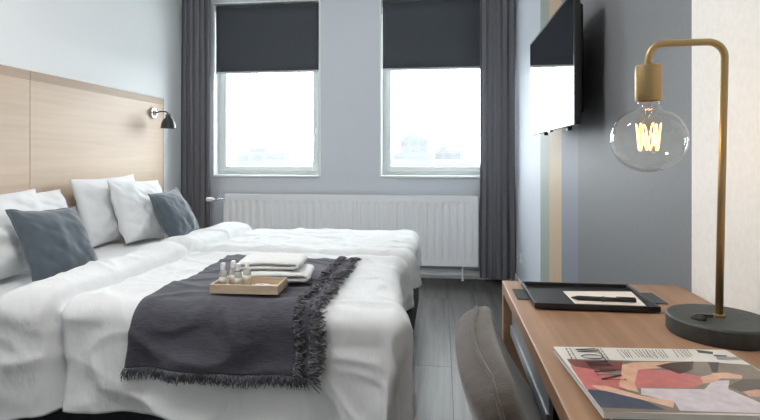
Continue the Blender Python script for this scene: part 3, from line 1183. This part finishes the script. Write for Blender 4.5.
# desk lamp -------------------------------------------------------------------
dl = thing('desk_lamp', (0.529, 1.056, DZ), 'brass arched table lamp with big glowing globe bulb on the desk', 'lamp')
R0 = 0.090
MB().lathe([(0, 0), (R0 - 0.002, 0), (R0, 0.003), (R0, 0.030), (R0 - 0.003, 0.033), (0, 0.033)], (0, 0, 0), 64).build('base', M_lampbase, dl, auto=True)
MB().lathe([(0.0105, 0.033), (0.0105, 0.037), (0.007, 0.039)], (0, 0, 0), 24).build('collar', M_brass, dl, auto=True)
AT = 0.562
AX = -0.127
AY = 0.004
pts = [(0, 0, 0.027), (0.005, 0, 0.30), (0.010, 0, AT - 0.03)]
dirv = Vector((AX, AY, 0)).normalized()
LA = Vector((AX, AY, 0)).length
for k in range(1, 9):
    a = math.pi / 2 * k / 8
    q = dirv * (0.03 * (1 - math.cos(a)))
    pts.append((q.x + 0.010, q.y, AT - 0.03 + 0.03 * math.sin(a)))
for k in range(0, 9):
    a = math.pi / 2 * k / 8
    q = dirv * (LA - 0.03 + 0.03 * math.sin(a))
    pts.append((q.x, q.y, AT - 0.03 + 0.03 * math.cos(a)))
pts.append((AX, AY, AT - 0.055))
MB().tube(pts, 0.0068, 16).build('stem', M_brass, dl, smooth=True)
MB().lathe([(0.0, 0), (0.020, 0), (0.0235, -0.002), (0.024, -0.005), (0.024, -0.068), (0.0228, -0.070), (0.02, -0.070), (0.02, -0.06)],
           (AX, AY, AT - 0.042), 40).build('socket', M_brass, dl, auto=True)
kb = MB().lathe([(0, 0.033), (0.013, 0.033), (0.014, 0.036), (0.009, 0.040), (0, 0.041)], (-0.045, -0.018, 0), 24)
kb.box(-0.048, -0.020, -0.020, -0.014, 0.036, 0.042)
kb.build('switch', M_metalblk, dl, auto=True)
bt = AT - 0.111
prof = [(0.0185, 0.016), (0.0185, 0.0), (0.019, -0.010), (0.024, -0.019)]
BR, BC = 0.0690, -0.0765
for k in range(4, 33):
    a = math.pi * (0.5 - k / 32) + 0.0
    rr = math.cos(a) * BR
    zz = BC + math.sin(a) * BR * 0.93
    if zz > -0.024:
        continue
    prof.append((max(rr, 0.0), zz))
bulb = MB().lathe(prof, (AX, AY, bt), 48).build('bulb', M_bulb, dl, smooth=True)
MB().lathe([(0.007, 0.0), (0.0055, -0.03), (0.004, -0.038), (0.0, -0.04)], (AX, AY, bt + 0.005), 16).build('glass_stem', M_bulb, bulb, smooth=True)
fil = []
for k in range(0, 97):
    f = k / 96
    a = f * 2 * math.pi * 1.0
    tri = abs(((f * 6) % 1) * 2 - 1)
    zz = -0.046 - 0.052 * (tri * tri * (3 - 2 * tri))
    rad = 0.017 + 0.005 * (1 - tri)
    fil.append((AX + rad * math.cos(a), AY + rad * math.sin(a), bt + zz))
M_fil = emit_mat('filament_glow', (1.0, 0.52, 0.13, 1), 5)
MB().tube(fil, 0.0012, 6).build('filament', M_fil, bulb, smooth=True)
sw = MB()
for k in range(4):
    a = k * math.pi / 2 + 0.4
    sw.tube([(AX + 0.004 * math.cos(a), AY + 0.004 * math.sin(a), bt - 0.028), (AX + 0.018 * math.cos(a), AY + 0.018 * math.sin(a), bt - 0.046)], 0.0005, 4)
sw.build('support_wire', M_brass, bulb)
pl = bpy.data.lights.new('bulb_light', 'POINT')
pl.energy = DESK_LAMP_POWER
pl.color = (1.0, 0.66, 0.36)
pl.shadow_soft_size = 0.02
po = bpy.data.objects.new('bulb_light', pl)
COL.objects.link(po)
po.location = (AX, AY, bt + BC)
po.parent = dl

# black document tray, paper and pen ---------------------------------------------
q0, q1 = on_z(533, 311.5, DZ), on_z(652, 312.5, DZ)
q2, q3 = on_z(524, 288.5, DZ), on_z(632, 289.5, DZ)
tx0, tx1 = (q0.x + q2.x) / 2, (q1.x + q3.x) / 2
tyA, tyB = (q0.y + q1.y) / 2, (q2.y + q3.y) / 2
tang = math.radians(-1)
mt = thing('desk_mat_strip', ((tx0 + tx1) / 2, (tyA + tyB) / 2, DZ), 'slate grey felt strip sticking out under the black tray', 'mat')
TWd, TDp = tx1 - tx0, tyB - tyA
box(-TWd / 2 - 0.026, TWd / 2 + 0.048, -TDp * 0.10, TDp * 0.36, 0.0002, 0.0028).build('felt', M_mat, mt, bevel=0.0008)
dt = thing('document_tray', ((tx0 + tx1) / 2, (tyA + tyB) / 2, DZ + 0.0030), 'flat black tray holding paper and a pen on the desk', 'tray')
a, b = TWd / 2, TDp / 2
box(-a + 0.003, a - 0.003, -b + 0.003, b - 0.003, 0.002, 0.005).build('tray_base', M_tray, dt)
wz = 0.013
for (x0_, x1_, y0_, y1_) in ((-a, a, -b, -b + 0.006), (-a, a, b - 0.006, b), (-a, -a + 0.006, -b + 0.006, b - 0.006), (a - 0.006, a, -b + 0.006, b - 0.006)):
    box(x0_, x1_, y0_, y1_, 0.001, wz).build('tray_side', M_tray, dt, bevel=0.001)
for sx in (-1, 1):
    for sy in (-1, 1):
        MB().lathe([(0.005, -0.0028), (0.005, 0.002)], (sx * (a - 0.012), sy * (b - 0.012), 0), 12).build('foot', M_chrome, dt)
zp = DZ + 0.0082
P = [on_z(u, v, zp) for u, v in ((563, 291.5), (630, 292), (646, 307.5), (578, 306.5))]
pp = bpy.data.objects.new('note_paper', None)
c = sum(P, Vector()) / 4
npd = thing('note_paper', (c.x, c.y, zp), 'sheets of cream writing paper lying in the black tray', 'paper')
bpy.data.objects.remove(pp)
for k in range(3):
    vs = [Vector((p.x - c.x + 0.001 * k, p.y - c.y - 0.0012 * k, 0.0001 + 0.0006 * k)) for p in P]
    vs += [q + Vector((0, 0, 0.0004)) for q in vs]
    MB().add(vs, [(0, 1, 2, 3), (4, 5, 6, 7), (0, 1, 5, 4), (1, 2, 6, 5), (2, 3, 7, 6), (3, 0, 4, 7)]).build('sheet', M_env if k == 2 else M_paper, npd)
zq = zp + 0.007
pa, pb = on_z(571, 297.5, zq), on_z(636, 300.5, zq)
pn = thing('pen', ((pa + pb) / 2), 'black ballpoint pen lying on the paper in the tray', 'pen')
mid = (pa + pb) / 2
D_ = (pb - pa)
MB().tube([pa - mid + D_ * 0.10, pb - mid], [0.0052, 0.0045], 14).build('barrel', M_black, pn, auto=True)
MB().tube([pa - mid, pa - mid + D_ * 0.10], [0.0012, 0.0050], 14).build('tip', M_metalblk, pn, auto=True)
MB().tube([pa - mid + D_ * 0.48, pa - mid + D_ * 0.52], [0.0058, 0.0058], 14).build('ring', M_metalblk, pn, auto=True)
cl = [pb - mid + Vector((0, 0, 0.0055)) - D_ * 0.01, pb - mid + Vector((0, 0, 0.006)) - D_ * 0.30]
MB().tube(cl, [0.0014, 0.0010], 6).build('clip', M_metalblk, pn)

# magazines -----------------------------------------------------------------------
ZC1 = DZ + 0.0165
A_ = on_z(555, 346.5, ZC1)
B_ = on_z(735, 350.0, ZC1)
C_ = on_z(597, 411.5, ZC1)
ex = (B_ - A_)
ang = math.atan2(ex.y, ex.x)
MWd = 0.285
MHt = (A_ - C_).length
org = C_ + Vector((0.008, 0, 0))


def magazine(loc, rz, w, h, t, label, mc):
    m = thing('magazine', loc, label, 'magazine', 'magazines on the desk', rz)
    box(0.001, w - 0.001, 0.0015, h - 0.0005, 0.0006, t - 0.0006).build('pages', M_pages, m)
    box(0, w, 0, h, 0.0, 0.0005).build('back_cover', mc, m)
    cvx = box(0, w, 0, h, t - 0.0006, t).build('front_cover', mc, m)
    box(0, w, -0.0003, 0.0008, 0.0, t).build('spine', mc, m)
    return m, cvx


M_cov = mat('magazine_cover_paper', srgb(214, 210, 204), 0.32, spec=0.4)
M_cov2 = mat('magazine_cover_dark', srgb(120, 112, 104), 0.35, spec=0.4)
under, _ = magazine((org.x + 0.012, org.y - 0.012, DZ + 0.0002), ang + math.radians(-1.5), MWd, MHt, 0.0078, 'second magazine lying underneath the fashion magazine', M_cov2)
mag, mcov = magazine((org.x, org.y, DZ + 0.0083), ang, MWd, MHt, ZC1 - DZ - 0.0083, 'fashion magazine with people in pink and white on its cover', M_cov)
inv = (Matrix.Translation((org.x, org.y, DZ + 0.0083)) @ Matrix.Rotation(ang, 4, 'Z')).inverted()
TCK = ZC1 - DZ - 0.0083


def cov_local(u, v):
    p = inv @ on_z(u, v, ZC1)
    return max(0.0005, min(MWd - 0.0005, p.x)), max(0.0005, min(MHt - 0.0005, p.y))


def zc(x, y):
    return 550 + x / 3.62, 335 + y / 3.62


prints = [
    ('print_background', srgb(128, 116, 104), [(60, 86), (300, 93), (560, 97), (900, 112), (1000, 290), (165, 281)]),
    ('print_dark_red', srgb(120, 62, 56), [(62, 90), (262, 97), (256, 130), (100, 122)]),
    ('print_pink_top', srgb(192, 112, 108), [(74, 112), (140, 122), (250, 150), (330, 124), (450, 130), (545, 152), (556, 176), (520, 190), (330, 192), (112, 196)]),
    ('print_jeans', srgb(66, 74, 92), [(112, 198), (200, 203), (330, 232), (420, 272), (158, 262)]),
    ('print_white_shirt', srgb(206, 196, 202), [(330, 193), (560, 197), (588, 166), (650, 164), (645, 196), (760, 245), (900, 270), (900, 288), (470, 274), (450, 242), (330, 216)]),
    ('print_arm', srgb(212, 168, 140), [(262, 108), (300, 100), (500, 97), (505, 113), (318, 126), (306, 178), (322, 208), (285, 200), (250, 186)]),
    ('print_arm', srgb(216, 176, 150), [(150, 182), (200, 184), (330, 220), (452, 240), (446, 264), (330, 234), (172, 196)]),
    ('print_hair', srgb(74, 56, 46), [(380, 112), (440, 100), (520, 96), (516, 126), (470, 142), (428, 126)]),
    ('print_skin', srgb(206, 164, 142), [(545, 152), (590, 142), (620, 158), (590, 172), (556, 176)]),
    ('print_hand', srgb(214, 172, 148), [(584, 140), (640, 136), (698, 148), (692, 160), (600, 157)]),
    ('print_dark_hair', srgb(88, 80, 74), [(642, 186), (700, 160), (780, 160), (860, 190), (820, 214), (690, 206)]),
    ('print_face', srgb(198, 156, 132), [(698, 206), (745, 198), (800, 204), (800, 226), (722, 224)]),
    ('print_strap', srgb(66, 64, 60), [(570, 98), (612, 100), (606, 134), (586, 132)]),
    ('print_strap', srgb(60, 58, 56), [(528, 54), (590, 62), (590, 70), (538, 65)]),
    ('print_band', srgb(150, 156, 158), [(600, 78), (760, 82), (780, 92), (606, 90)]),
    ('print_band', srgb(104, 100, 96), [(590, 72), (640, 74), (640, 80), (596, 79)]),
]
for k, (nm, colr, poly) in enumerate(prints):
    loc = [cov_local(*zc(x, y)) for x, y in poly]
    m = mat(nm + '_ink_%d' % k, colr, 0.32, var=0.22, vscale=(70, 70, 70), spec=0.4)
    MB().add([(x, y, TCK + 0.00006 + 0.00003 * k) for x, y in loc], [tuple(range(len(loc)))]).build(nm, m, mcov)

# lettering: title along the left edge, small text columns
M_ink = mat('black_ink', srgb(40, 34, 34), 0.4)


def seg(mb, p, q, w, fr):
    (x1, y1), (x2, y2) = p, q
    vs = [(x1 - w / 2, y1), (x1 + w / 2, y1), (x2 + w / 2, y2), (x2 - w / 2, y2)]
    mb.add([fr(*t) for t in vs], [(0, 1, 2, 3)])


def serif(mb, x, y, fr, w=0.34):
    mb.add([fr(x - w / 2, y - 0.02), fr(x + w / 2, y - 0.02), fr(x + w / 2, y + 0.03), fr(x - w / 2, y + 0.03)], [(0, 1, 2, 3)])


def letter(mb, ch_, fr):
    T, t = 0.20, 0.06
    if ch_ == 'W':
        seg(mb, (0.08, 1), (0.30, 0), T, fr); seg(mb, (0.30, 0), (0.50, 1), t, fr)
        seg(mb, (0.50, 1), (0.72, 0), T, fr); seg(mb, (0.72, 0), (0.94, 1), t, fr)
        for x in (0.08, 0.5, 0.94):
            serif(mb, x, 1, fr, 0.24)
    elif ch_ == 'O':
        n = 28
        vs, fs = [], []
        for k in range(n):
            a = 2 * math.pi * k / n
            vs.append(fr(0.5 + 0.46 * math.cos(a), 0.5 + 0.52 * math.sin(a)))
            vs.append(fr(0.5 + 0.27 * math.cos(a), 0.5 + 0.47 * math.sin(a)))
        for k in range(n):
            k2 = (k + 1) % n
            fs.append((2 * k, 2 * k2, 2 * k2 + 1, 2 * k + 1))
        mb.add(vs, fs)
    elif ch_ == 'M':
        seg(mb, (0.12, 0), (0.12, 1), t, fr); seg(mb, (0.14, 1), (0.46, 0), T, fr)
        seg(mb, (0.46, 0), (0.84, 1), t, fr); seg(mb, (0.84, 0), (0.84, 1), T, fr)
        for x in (0.12, 0.84):
            serif(mb, x, 0, fr); serif(mb, x, 1, fr, 0.26)
    elif ch_ == 'A':
        seg(mb, (0.08, 0), (0.48, 1), t, fr); seg(mb, (0.48, 1), (0.84, 0), T, fr)
        seg(mb, (0.48, 0.30), (0.48, 0.36), 0.42, fr)
        serif(mb, 0.08, 0, fr, 0.26); serif(mb, 0.84, 0, fr)
    elif ch_ == 'N':
        seg(mb, (0.14, 0), (0.14, 1), t, fr); seg(mb, (0.14, 1), (0.84, 0), T, fr); seg(mb, (0.86, 0), (0.86, 1), t, fr)
        serif(mb, 0.14, 0, fr, 0.28); serif(mb, 0.14, 1, fr, 0.28); serif(mb, 0.86, 1, fr, 0.28)


t0, t1, t2 = Vector(cov_local(574, 348)), Vector(cov_local(594, 348)), Vector(cov_local(592, 381))
up = Vector((t1.x - t0.x, 0))
rd = Vector((0, t2.y - t0.y))
title = MB()
word = 'WOMAN'
for i, c_ in enumerate(word):
    def fr(x, y, i=i):
        p = t0 + up * y + rd * ((i + 0.06 + x * 0.86) / len(word))
        return (p.x, p.y, TCK + 0.0008)
    letter(title, c_, fr)
title.build('title_lettering', M_ink, mcov)
small = MB()
rnd = random.Random(6)


def text_line(u0, v0, u1, v1, th_):
    a, b = Vector(cov_local(u0, v0)), Vector(cov_local(u1, v1))
    d = b - a
    n = Vector((-d.y, d.x)).normalized() * th_
    f = 0.0
    while f < 0.97:
        l = rnd.uniform(0.10, 0.28)
        g_ = min(1.0, f + l)
        p, q = a + d * f, a + d * g_
        small.add([(p.x - n.x, p.y - n.y, TCK + 0.0009), (q.x - n.x, q.y - n.y, TCK + 0.0009), (q.x + n.x, q.y + n.y, TCK + 0.0009), (p.x + n.x, p.y + n.y, TCK + 0.0009)], [(0, 1, 2, 3)])
        f = g_ + 0.05


for (ux, n_, st) in ((617, 4, 3.4), (632, 5, 3.4), (645, 6, 3.4), (673, 5, 3.4)):
    for k in range(n_):
        u = ux + k * st
        text_line(u, 350.2, u + 4.5 + rnd.uniform(0, 4), 356.5 + rnd.uniform(0, 3.0), 0.0007)
text_line(566, 348.5, 572, 359.5, 0.0010)
text_line(569.5, 348.5, 577.5, 361.5, 0.0008)
text_line(597, 348.5, 609, 365, 0.0010)
text_line(600, 348.5, 611, 363, 0.0008)
small.build('small_lettering', M_ink, mcov)

# ------------------------------------------------------------------ added fill lamp, out of view, brightening the room beyond the window daylight
cl = thing('added_fill_lamp', (-0.9, 1.25, ZC), 'added globe fill lamp hanging from the ceiling out of view', 'lamp')
MB().lathe([(0, 0), (0.05, 0), (0.05, -0.02), (0.012, -0.03), (0, -0.03)], (0, 0, 0), 32).build('ceiling_rose', M_white, cl, auto=True)
MB().tube([(0, 0, -0.02), (0, 0, -0.16)], 0.004).build('cord', M_white, cl, smooth=True)
MB().lathe([(0, -0.14), (0.03, -0.145), (0.03, -0.17), (0, -0.17)], (0, 0, 0), 24).build('holder', M_brass, cl, auto=True)
M_diff = emit_mat('fill_lamp_glow', (1, 0.985, 0.965, 1), FILL_GLOW)
MB().lathe([(0.15 * math.sin(math.pi * k / 24), -0.315 + 0.15 * math.cos(math.pi * k / 24)) for k in range(25)], (0, 0, 0), 40).build(
    'globe', M_diff, cl, smooth=True)
for i, (x0, x1) in enumerate(WIN):
    pd = bpy.data.lights.new('window_portal', 'AREA')
    pd.shape = 'RECTANGLE'
    pd.size, pd.size_y = x1 - x0, WZ1 - WZ0
    pd.cycles.is_portal = True
    o = bpy.data.objects.new('window_portal', pd)
    COL.objects.link(o)
    o.location = ((x0 + x1) / 2, YB + 0.28, (WZ0 + WZ1) / 2)
    o.rotation_euler = (-math.pi / 2, 0, 0)
